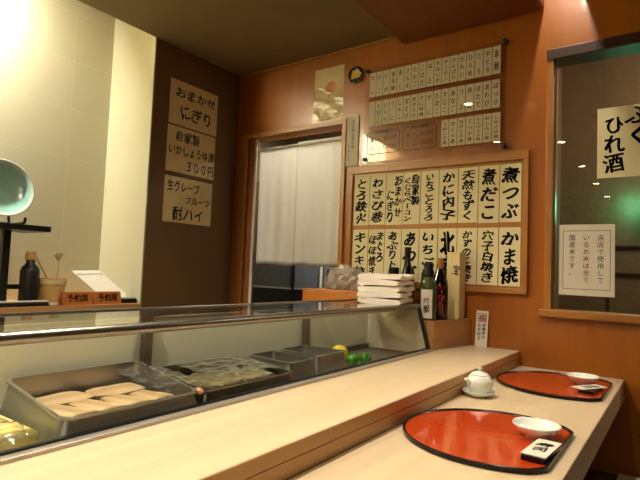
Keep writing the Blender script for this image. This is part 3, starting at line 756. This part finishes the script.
for i in range(7):
    x1 = -0.719 - i * p
    slip(x1 - p + 0.0035, x1, 1.814, 1.956, R3[i], 'cream name slip reading %s, %s from right in the bottom slip row' % (R3[i], ordn[i]), 'bottom row of name slips')

# ---- other things on the end wall
t = thing('sleeved_print', 'cream print in a shiny plastic sleeve above the doorway', 'print', (-1.757, D - 0.002, 2.068), R(0))
MB().box(-0.108, 0.108, -0.001, 0.0, 0.0, 0.325).build('print_paper', 'paper_buff', t)
mb = MB()
pts = [(0.03, 0.24), (0.055, 0.22), (0.06, 0.185), (0.045, 0.165), (0.02, 0.158), (0.004, 0.13), (-0.002, 0.158), (-0.02, 0.178), (-0.024, 0.205), (-0.004, 0.232)]
mb.prism([(x, -0.0016, z) for x, z in pts], (0, 0.0004, 0)).build('pink_drawing', 'pink', t)
MB().grid(14, 18, lambda u, v: (-0.115 + 0.23 * u, -0.004 - 0.004 * math.sin(u * 8 + v * 9) * math.sin(v * 11) * (1 - v * 0.6), -0.003 + 0.333 * v)).build('sleeve', 'sleeve', t, True)
t = thing('round_ornament', 'small round black and silver ornament with yellow triangle', 'ornament', (-1.563, D - 0.002, 2.307))
mb = MB()
for i in range(16):
    a = 2 * math.pi * i / 16
    mb.ball((0.044 * math.cos(a), -0.009, 0.044 * math.sin(a)), 0.0088, (1, 0.8, 1), 10)
mb.build('ring', 'black_gloss', t, True)
mb = MB()
for i in (3, 4, 6, 9, 11, 13, 14):
    a = 2 * math.pi * (i + 0.5) / 16
    mb.ball((0.048 * math.cos(a), -0.014, 0.048 * math.sin(a)), 0.0062, (1, 0.8, 1), 10)
mb.build('silver_beads', 'chrome', t, True)
MB().prism([(-0.030, -0.012, -0.022), (0.036, -0.012, -0.016), (0.008, -0.012, 0.032), (-0.022, -0.012, 0.026)], (0, 0.008, 0), 0.002).build('yellow_plate', 'yellow', t)
MB().tube([(0.012, -0.017, 0.030), (0.044, -0.017, -0.006)], 0.004, 8).build('white_stick', 'porcelain', t)
MB().lathe([(0, 0), (0.042, 0), (0.042, 0.004), (0, 0.004)], 24).xf(Matrix.Rotation(R(90), 4, 'X')).build('backing_disc', 'dark_wood', t)
t = thing('wall_plaque', 'narrow white upright notice strip beside the doorway', 'notice', (-1.571, D - 0.002, 1.766))
MB().box(-0.041, 0.041, -0.006, 0, 0, 0.297, 0.001).build('plaque', 'paper_white', t)
for it in (column('食品衛生責任者', 0.004, 0.275, 0.10, 0.022, 0.9), column('営業許可', -0.022, 0.13, 0.03, 0.012, 0.8)): lettering('lettering', it, 'ink_soft', t, -0.0066, 0.01, 0.0)
t = thing('table_card', 'small white upright card with red mark, against end wall', 'card', (-0.790, D - 0.0225, 0.8173), 0)
c = MB().box(-0.029, 0.029, -0.002, 0, 0, 0.172).build('card', 'paper_white', t)
for nm, it, mt in (('red_mark', row('福', -0.018, 0.018, 0.138, 0.034), 'ink_red'), ('lettering', column('消毒済み', 0.010, 0.112, 0.038, 0.018, 0.9), 'ink'), ('lettering', column('お手拭き', -0.012, 0.112, 0.03, 0.018, 0.9), 'ink')):
    lettering(nm, it, mt, t, -0.0026, 0.02, 0.2)
rb = MB()
for (a, b, c_, d_) in ((-0.021, 0.021, 0.156, 0.159), (-0.021, 0.021, 0.118, 0.121), (-0.021, -0.018, 0.118, 0.159), (0.018, 0.021, 0.118, 0.159)):
    rb.box(a, b, -0.0026, -0.002, c_, d_)
rb.build('red_border', 'ink_red', t)
t.rotation_euler = (R(-7), 0, 0)
# notices on the window
GY = D + 0.0172
t = thing('window_notice', 'white bordered notice taped low on the window glass', 'notice', (-0.346, GY, 1.087))
MB().box(-0.110, 0.110, -0.001, 0, 0, 0.315).build('paper', 'paper_white', t)
mb = MB()
for (a, b, c_, d_) in ((-0.094, 0.094, 0.286, 0.288), (-0.094, 0.094, 0.027, 0.029), (-0.094, -0.092, 0.029, 0.286), (0.092, 0.094, 0.029, 0.286)): mb.box(a, b, -0.0013, -0.001, c_, d_)
mb.build('border', 'ink_soft', t)
for it in (column('当店で使用して', 0.056, 0.272, 0.055, 0.028, 0.88), column('いるお米は全て', 0.0, 0.272, 0.055, 0.028, 0.88), column('国産米です。', -0.056, 0.272, 0.085, 0.028, 0.88)): lettering('lettering', it, 'ink', t, -0.0016, 0.005, 0.0)
t = thing('window_sign', 'big cream sheet brushed ふぐひれ酒 on the window glass', 'sign', (-0.191, GY, 1.604))
MB().box(-0.115, 0.115, -0.001, 0, 0, 0.311).build('paper', 'paper', t)
lettering('lettering', [('ひ', -0.050, 0.232, 0.078, 0.080), ('れ', -0.050, 0.148, 0.080, 0.085), ('酒', -0.052, 0.064, 0.082, 0.09)], 'ink', t, -0.0016, 0.035, 0.7)
lettering('lettering', [('ふ', 0.040, 0.266, 0.095, 0.085), ('ぐ', 0.040, 0.178, 0.09, 0.085)], 'ink', t, -0.0016, 0.035, 0.7)

# ---- buff sheets on the left wall
def wall_sheet(y0, y1, z0, z1, lines, label, tilt):
    t = thing('handwritten_sheet', label, 'sheet', (-2.5195, (y0 + y1) / 2, z0), R(90), 'handwritten sheets on the left wall')
    W, H = y1 - y0, z1 - z0
    MB().box(-W / 2, W / 2, -0.001, 0, 0, H).build('paper', 'paper_buff', t)
    for (tx, a, b, cz, h) in lines: lettering('lettering', row(tx, -W / 2 + a * W, -W / 2 + b * W, cz * H, h * H, 0.98), 'ink', t, -0.0016, 0.022, 0.8)
    t.rotation_euler = (0, R(tilt), R(90))
wall_sheet(1.907, 2.292, 2.008, 2.283, [('おまかせ', 0.10, 0.96, 0.74, 0.26), ('にぎり', 0.20, 0.90, 0.32, 0.34)], 'buff sheet brushed おまかせ にぎり, top of three', 0)
wall_sheet(1.905, 2.288, 1.716, 1.998, [('自家製', 0.16, 0.66, 0.80, 0.26), ('いかしょうゆ漬', 0.03, 0.99, 0.50, 0.24), ('３００円', 0.38, 1.0, 0.18, 0.26)], 'buff sheet brushed 300円, middle of three', 0)
wall_sheet(1.905, 2.283, 1.409, 1.688, [('生グレープ', 0.05, 0.72, 0.80, 0.24), ('フルーツ', 0.42, 0.97, 0.52, 0.20), ('酎ハイ', 0.18, 0.84, 0.20, 0.30)], 'buff sheet brushed 生グレープフルーツ酎ハイ, bottom of three', 0)

# ---- noren curtain in the doorway
t = thing('noren_curtain', 'plain off-white split curtain hanging in the doorway', 'curtain', (0, 0, 0))
NY = D + 0.03
MB().tube([(DX0 + 0.001, NY + 0.012, 1.949), (DX1 - 0.001, NY + 0.012, 1.949)], 0.008, 10).build('rod', 'bamboo', t, True)
def drape(x0, x1, z0, z1, ph, name):
    mb = MB()
    def fn(u, v, off=0.0):
        x = x0 + (x1 - x0) * u
        return (x + 0.004 * (1 - v) * math.sin(ph + 2 * u), NY + off + (1 - v * 0.7) * (0.010 * math.sin(u * 9 + ph) + 0.006 * math.sin(u * 21 + ph * 2)), z0 + (z1 - z0) * v + 0.004 * math.sin(u * 5 + ph) * (1 - v))
    mb.grid(44, 26, lambda u, v: fn(u, v))
    o = mb.build(name, 'noren', t, True)
    sd = o.modifiers.new('thickness', 'SOLIDIFY'); sd.thickness = 0.002
    return o
drape(-2.325, -2.004, 1.178, 1.955, 0.4, 'curtain_panel')
drape(-2.003, -1.645, 1.176, 1.965, 2.1, 'curtain_panel')

# ================================================================== KITCHEN RECESS (left)
LZ = 0.9252
t = thing('display_stand', 'black wooden display stand carrying the celadon plate', 'stand', (-2.68, 1.05, LZ))
MB().box(-0.14, 0.14, -0.30, 0.22, 0.360, 0.388, 0.003).build('stand_top', 'black', t)
MB().box(-0.02, 0.02, 0.055, 0.090, 0.0, 0.360, 0.002).build('post', 'black', t)
MB().box(-0.02, 0.02, -0.25, -0.215, 0.0, 0.360, 0.002).build('post', 'black', t)
MB().box(-0.018, 0.018, -0.30, 0.16, 0.075, 0.098, 0.002).build('stretcher', 'black', t)
t = thing('celadon_plate', 'round pale green celadon plate propped on black stand', 'plate', (-2.664, 1.080, LZ + 0.388 + 0.168))
prof = [(0, 0.0), (0.07, 0.0), (0.10, 0.008), (0.125, 0.018), (0.140, 0.024), (0.142, 0.027), (0.138, 0.029), (0.122, 0.024), (0.1, 0.014), (0.06, 0.006), (0, 0.005)]
rotm = Matrix.Rotation(R(78), 4, 'Y')
MB().lathe(prof[:4], 48).lathe([(0.1225, 0.0235), (0.1, 0.014), (0.06, 0.006), (0, 0.005)], 48).xf(rotm).build('plate_well', 'celadon', t, True)
MB().lathe([(0.125, 0.018), (0.140, 0.024), (0.142, 0.027), (0.138, 0.029), (0.1225, 0.0235)], 48).xf(rotm).build('plate_rim', 'celadon_rim', t, True)
t = thing('plate_rest', 'black easel holding the celadon plate upright', 'easel', (-2.66, 1.08, LZ + 0.3885))
for s in (-1, 1):
    MB().tube([(0.075, s * 0.085, 0.035), (0.068, s * 0.085, 0.012), (0.045, s * 0.085, 0.007), (-0.06, s * 0.07, 0.007), (-0.052, s * 0.05, 0.16)], 0.007, 8).build('hook_arm', 'black', t, True)
MB().tube([(-0.06, -0.07, 0.007), (-0.06, 0.07, 0.007)], 0.006, 8).build('cross_bar', 'black', t, True)
t = thing('flask', 'squat black sake flask with pale stopper on recess ledge', 'flask', (-2.63, 1.225, LZ))
MB().lathe([(0, 0), (0.040, 0), (0.044, 0.004), (0.044, 0.165), (0.038, 0.185), (0.022, 0.200), (0.019, 0.225), (0, 0.225)], 28).build('flask_body', 'black', t, True)
MB().lathe([(0.021, 0.217), (0.027, 0.222), (0.027, 0.244), (0.022, 0.262), (0, 0.263)], 20).build('stopper', 'bamboo', t, True)
t = thing('bamboo_tub', 'small bamboo tub holding a brush and a stick', 'tub', (-2.63, 1.338, LZ))
MB().lathe([(0, 0), (0.052, 0), (0.056, 0.003), (0.066, 0.128), (0.064, 0.132), (0.060, 0.128), (0.051, 0.012), (0, 0.012)], 32).build('tub_body', 'bamboo', t, True)
MB().lathe([(0.0635, 0.100), (0.068, 0.102), (0.0692, 0.124), (0.0655, 0.126)], 32).build('hoop', 'pale_wood', t, True)
t = thing('soy_brush', 'pale wooden brush standing upright in bamboo tub', 'brush', (-2.635, 1.362, LZ + 0.0125))
MB().tube([(0, 0, 0.0), (0.002, 0.004, 0.22)], 0.006, 10).build('handle', 'pale_wood', t, True)
MB().lathe([(0.007, 0.213), (0.014, 0.225), (0.024, 0.244), (0.023, 0.252), (0, 0.254)], 16).build('brush_head', 'pale_wood', t, True)
o = MB().tube([(0.0, 0.052, 0.0), (-0.0, -0.078, 0.225)], 0.0045, 8).build('stirring_stick', 'bamboo', None, True, (-2.618, 1.318, LZ + 0.018))
tag(o, 'thin bamboo stick leaning out of the bamboo tub', 'stick')
for i, (y0, y1, lb) in enumerate([(1.345, 1.503, 'orange wooden reserved sign, the one left beside bamboo tub'), (1.512, 1.672, 'orange wooden reserved sign, the one right before slanting sheet')]):
    t = thing('reserved_sign', lb, 'sign', (-2.545, (y0 + y1) / 2, LZ), R(90), 'reserved signs on the recess ledge')
    MB().prism([(-(y1 - y0) / 2, -0.022, 0), (-(y1 - y0) / 2, 0.022, 0), (-(y1 - y0) / 2, 0.006, 0.066), (-(y1 - y0) / 2, -0.006, 0.066)], (y1 - y0, 0, 0), 0.002).build('sign_block', 'sign_wood', t)
    w = lettering('lettering', row('予約席', -0.058, 0.058, 0.035, 0.042), 'ink', t, 0, 0.03, 0.1)
    for v in w.data.vertices: v.co.y = -0.0222 + v.co.z * (0.016 / 0.066) - 0.0008
t = thing('slanting_sheet', 'white printed sheet leaning in black holder on the ledge', 'sheet', (-2.64, 1.70, LZ))
MB().prism([(-0.10, -0.205, 0.170), (-0.10, -0.04, 0.176), (0.0, 0.115, 0.016), (0.0, -0.05, 0.010)], (-0.004, 0, 0)).build('sheet', 'paper_white', t)
MB().box(0.0, 0.11, -0.018, 0.074, 0.0, 0.026, 0.005).build('holder', 'black', t)
lt = lettering('lettering', row('本日のおすすめ', -0.075, 0.075, 0, 0.016), 'ink_soft', t, 0, 0.01, 0.2)
for v in lt.data.vertices:
    a = (v.co.x + 0.08) / 0.16; b = 0.12 - v.co.z * 5.0
    p = Vector((-0.0985, -0.205, 0.170)).lerp(Vector((-0.0985, -0.04, 0.176)), a); q = Vector((0.0015, -0.05, 0.010)).lerp(Vector((0.0015, 0.115, 0.016)), a)
    v.co = p.lerp(q, b)
t = thing('dark_tray', 'flat black tray with a folded white cloth on recess ledge', 'tray', (-2.555, 1.12, LZ))
MB().box(-0.033, 0.033, -0.22, 0.155, 0.0, 0.018, 0.004).build('tray_body', 'black', t)
o = MB().box(-0.024, 0.024, -0.10, 0.12, 0, 0.006, 0.002).build('folded_cloth', 'towel', None, False, (-2.560, 1.16, LZ + 0.0186)); tag(o, 'thin folded white cloth on the flat black tray', 'cloth')
o = MB().box(-0.02, 0.02, -0.022, 0.022, 0, 0.012, 0.003).build('paper_packet', 'paper_white', None, False, (-2.552, 1.305, LZ)); tag(o, 'small white paper packet by bamboo tub and black tray', 'packet')

# ================================================================== BEYOND THE DOORWAY AND WINDOW
t = thing('glass_cabinet', 'dark glass-fronted cabinet seen under the curtain', 'cabinet', (-2.62, 3.25, 0.0))
MB().box(-0.42, 0.30, 0.0, 0.40, 0.0, 1.9, 0.004).build('cabinet_body', 'cabinet', t)
MB().box(-0.40, 0.035, -0.012, 0.0, 0.988, 1.002, 0.001).build('shelf_rail', 'grey_metal', t)
MB().box(0.065, 0.29, -0.012, 0.0, 0.992, 1.006, 0.001).build('shelf_rail', 'grey_metal', t)
MB().box(0.036, 0.062, -0.014, 0.0, 0.3, 1.9, 0.001).build('door_stile', 'black', t)
MB().box(0.066, 0.29, -0.008, 0.0, 1.008, 1.88, 0.001).build('door_glass', 'blue_glass', t)
MB().box(-0.40, 0.035, -0.008, 0.0, 0.3, 0.985, 0.001).box(0.066, 0.29, -0.008, 0.0, 0.3, 0.99, 0.001).build('lower_doors', 'black', t)
o = MB().tube([(-2.262, 3.2, 0.0), (-2.262, 3.2, 1.19)], 0.012, 12).build('white_pole', 'white_paint', None, True); tag(o, 'thin white upright pole right of the dark cabinet', 'pole')
t = thing('storage_rack', 'grey metal rack beyond doorway right of white pole', 'rack', (-1.95, 3.35, 0))
for zz in (0.55, 1.02, 1.165):
    MB().box(-0.27, 0.35, -0.15, 0.15, zz, zz + 0.014, 0.001).build('shelf', 'grey_metal', t)
for (x, y) in ((-0.27, -0.15), (0.35, -0.15), (-0.27, 0.15), (0.35, 0.15)):
    MB().box(x - 0.008, x + 0.008, y - 0.008, y + 0.008, 0, 1.3).build('upright', 'grey_metal', t)
t = thing('blue_carton', 'small blue printed carton on the grey rack', 'carton', (-2.145, 3.24, 1.0345))
MB().box(-0.062, 0.062, -0.03, 0.05, 0, 0.098, 0.001).build('carton_body', 'blue', t)
MB().box(-0.035, 0.035, -0.0315, -0.03, 0.03, 0.075).build('dark_mark', 'black', t)
t = thing('green_lamp', 'green glowing lamp box on the far wall behind window glass', 'lamp', (-0.06, 3.6, 1.56))
MB().box(-0.10, 0.12, -0.05, -0.0005, -0.06, 0.09, 0.004).build('lamp_box', 'grey_metal', t)
MB().box(-0.09, 0.11, -0.056, -0.0505, -0.05, 0.08, 0.002).build('lamp_face', 'green_glow', t)
l = bpy.data.lights.new('green_lamp_light', 'POINT'); l.energy = 0.7; l.color = (0.15, 1.0, 0.55); l.shadow_soft_size = 0.08
o = bpy.data.objects.new('green_lamp_light', l); COL.objects.link(o); o.location = (-0.24, 3.50, 1.62)
for z0 in (1.365, 1.2):
    struct(MB().box(-0.64, 1.6, 3.588, 3.5995, z0, z0 + 0.012).build('trim_6' if z0 > 1.3 else 'trim_7', 'dark_wood'))
struct(MB().box(-0.366, -0.354, 3.585, 3.5995, 0.3, 1.5).build('trim_8', 'side_wall'))

# ================================================================== LAMPS
for i, (x, y, z, wt) in enumerate(DOWNLIGHTS):
    lb = ['recessed downlight in timber bulkhead over the counter, nearest end wall', 'recessed downlight in timber bulkhead directly above the camera', 'recessed downlight in timber bulkhead just behind camera',
          'recessed downlight in timber bulkhead, fourth from the end wall', 'recessed downlight in timber bulkhead, furthest from the end wall', 'recessed downlight in kitchen ceiling beside bulkhead, nearer the doorway', 'recessed downlight in kitchen ceiling beside bulkhead, further from doorway'][i]
    t = thing('downlight', lb, 'downlight', (x, y, z), 0, 'recessed downlights')
    MB().lathe([(0.036, -0.003), (0.048, -0.003), (0.05, -0.0005), (0.036, -0.0005)], 28).build('trim_ring', 'steel', t, True)
    MB().lathe([(0, -0.0012), (0.036, -0.0012), (0.036, -0.0006), (0, -0.0006)], 28).build('lamp_disc', 'lamp_face', t)
    l = bpy.data.lights.new('downlight_spot', 'SPOT'); l.energy = wt; l.color = WARM; l.spot_size = SPOT_ANGLE; l.spot_blend = 1.0; l.shadow_soft_size = 0.04
    o = bpy.data.objects.new('downlight_spot', l); COL.objects.link(o); o.location = (x, y, z - 0.02)
o = MB().box(-0.085, 0.3, -0.10, 0.09, 0, 0.016, 0.004).build('folded_cloth', 'towel', None, False, (-0.13, 2.37, 0.3605)); tag(o, 'pale folded cloth on the low brown ledge', 'cloth')
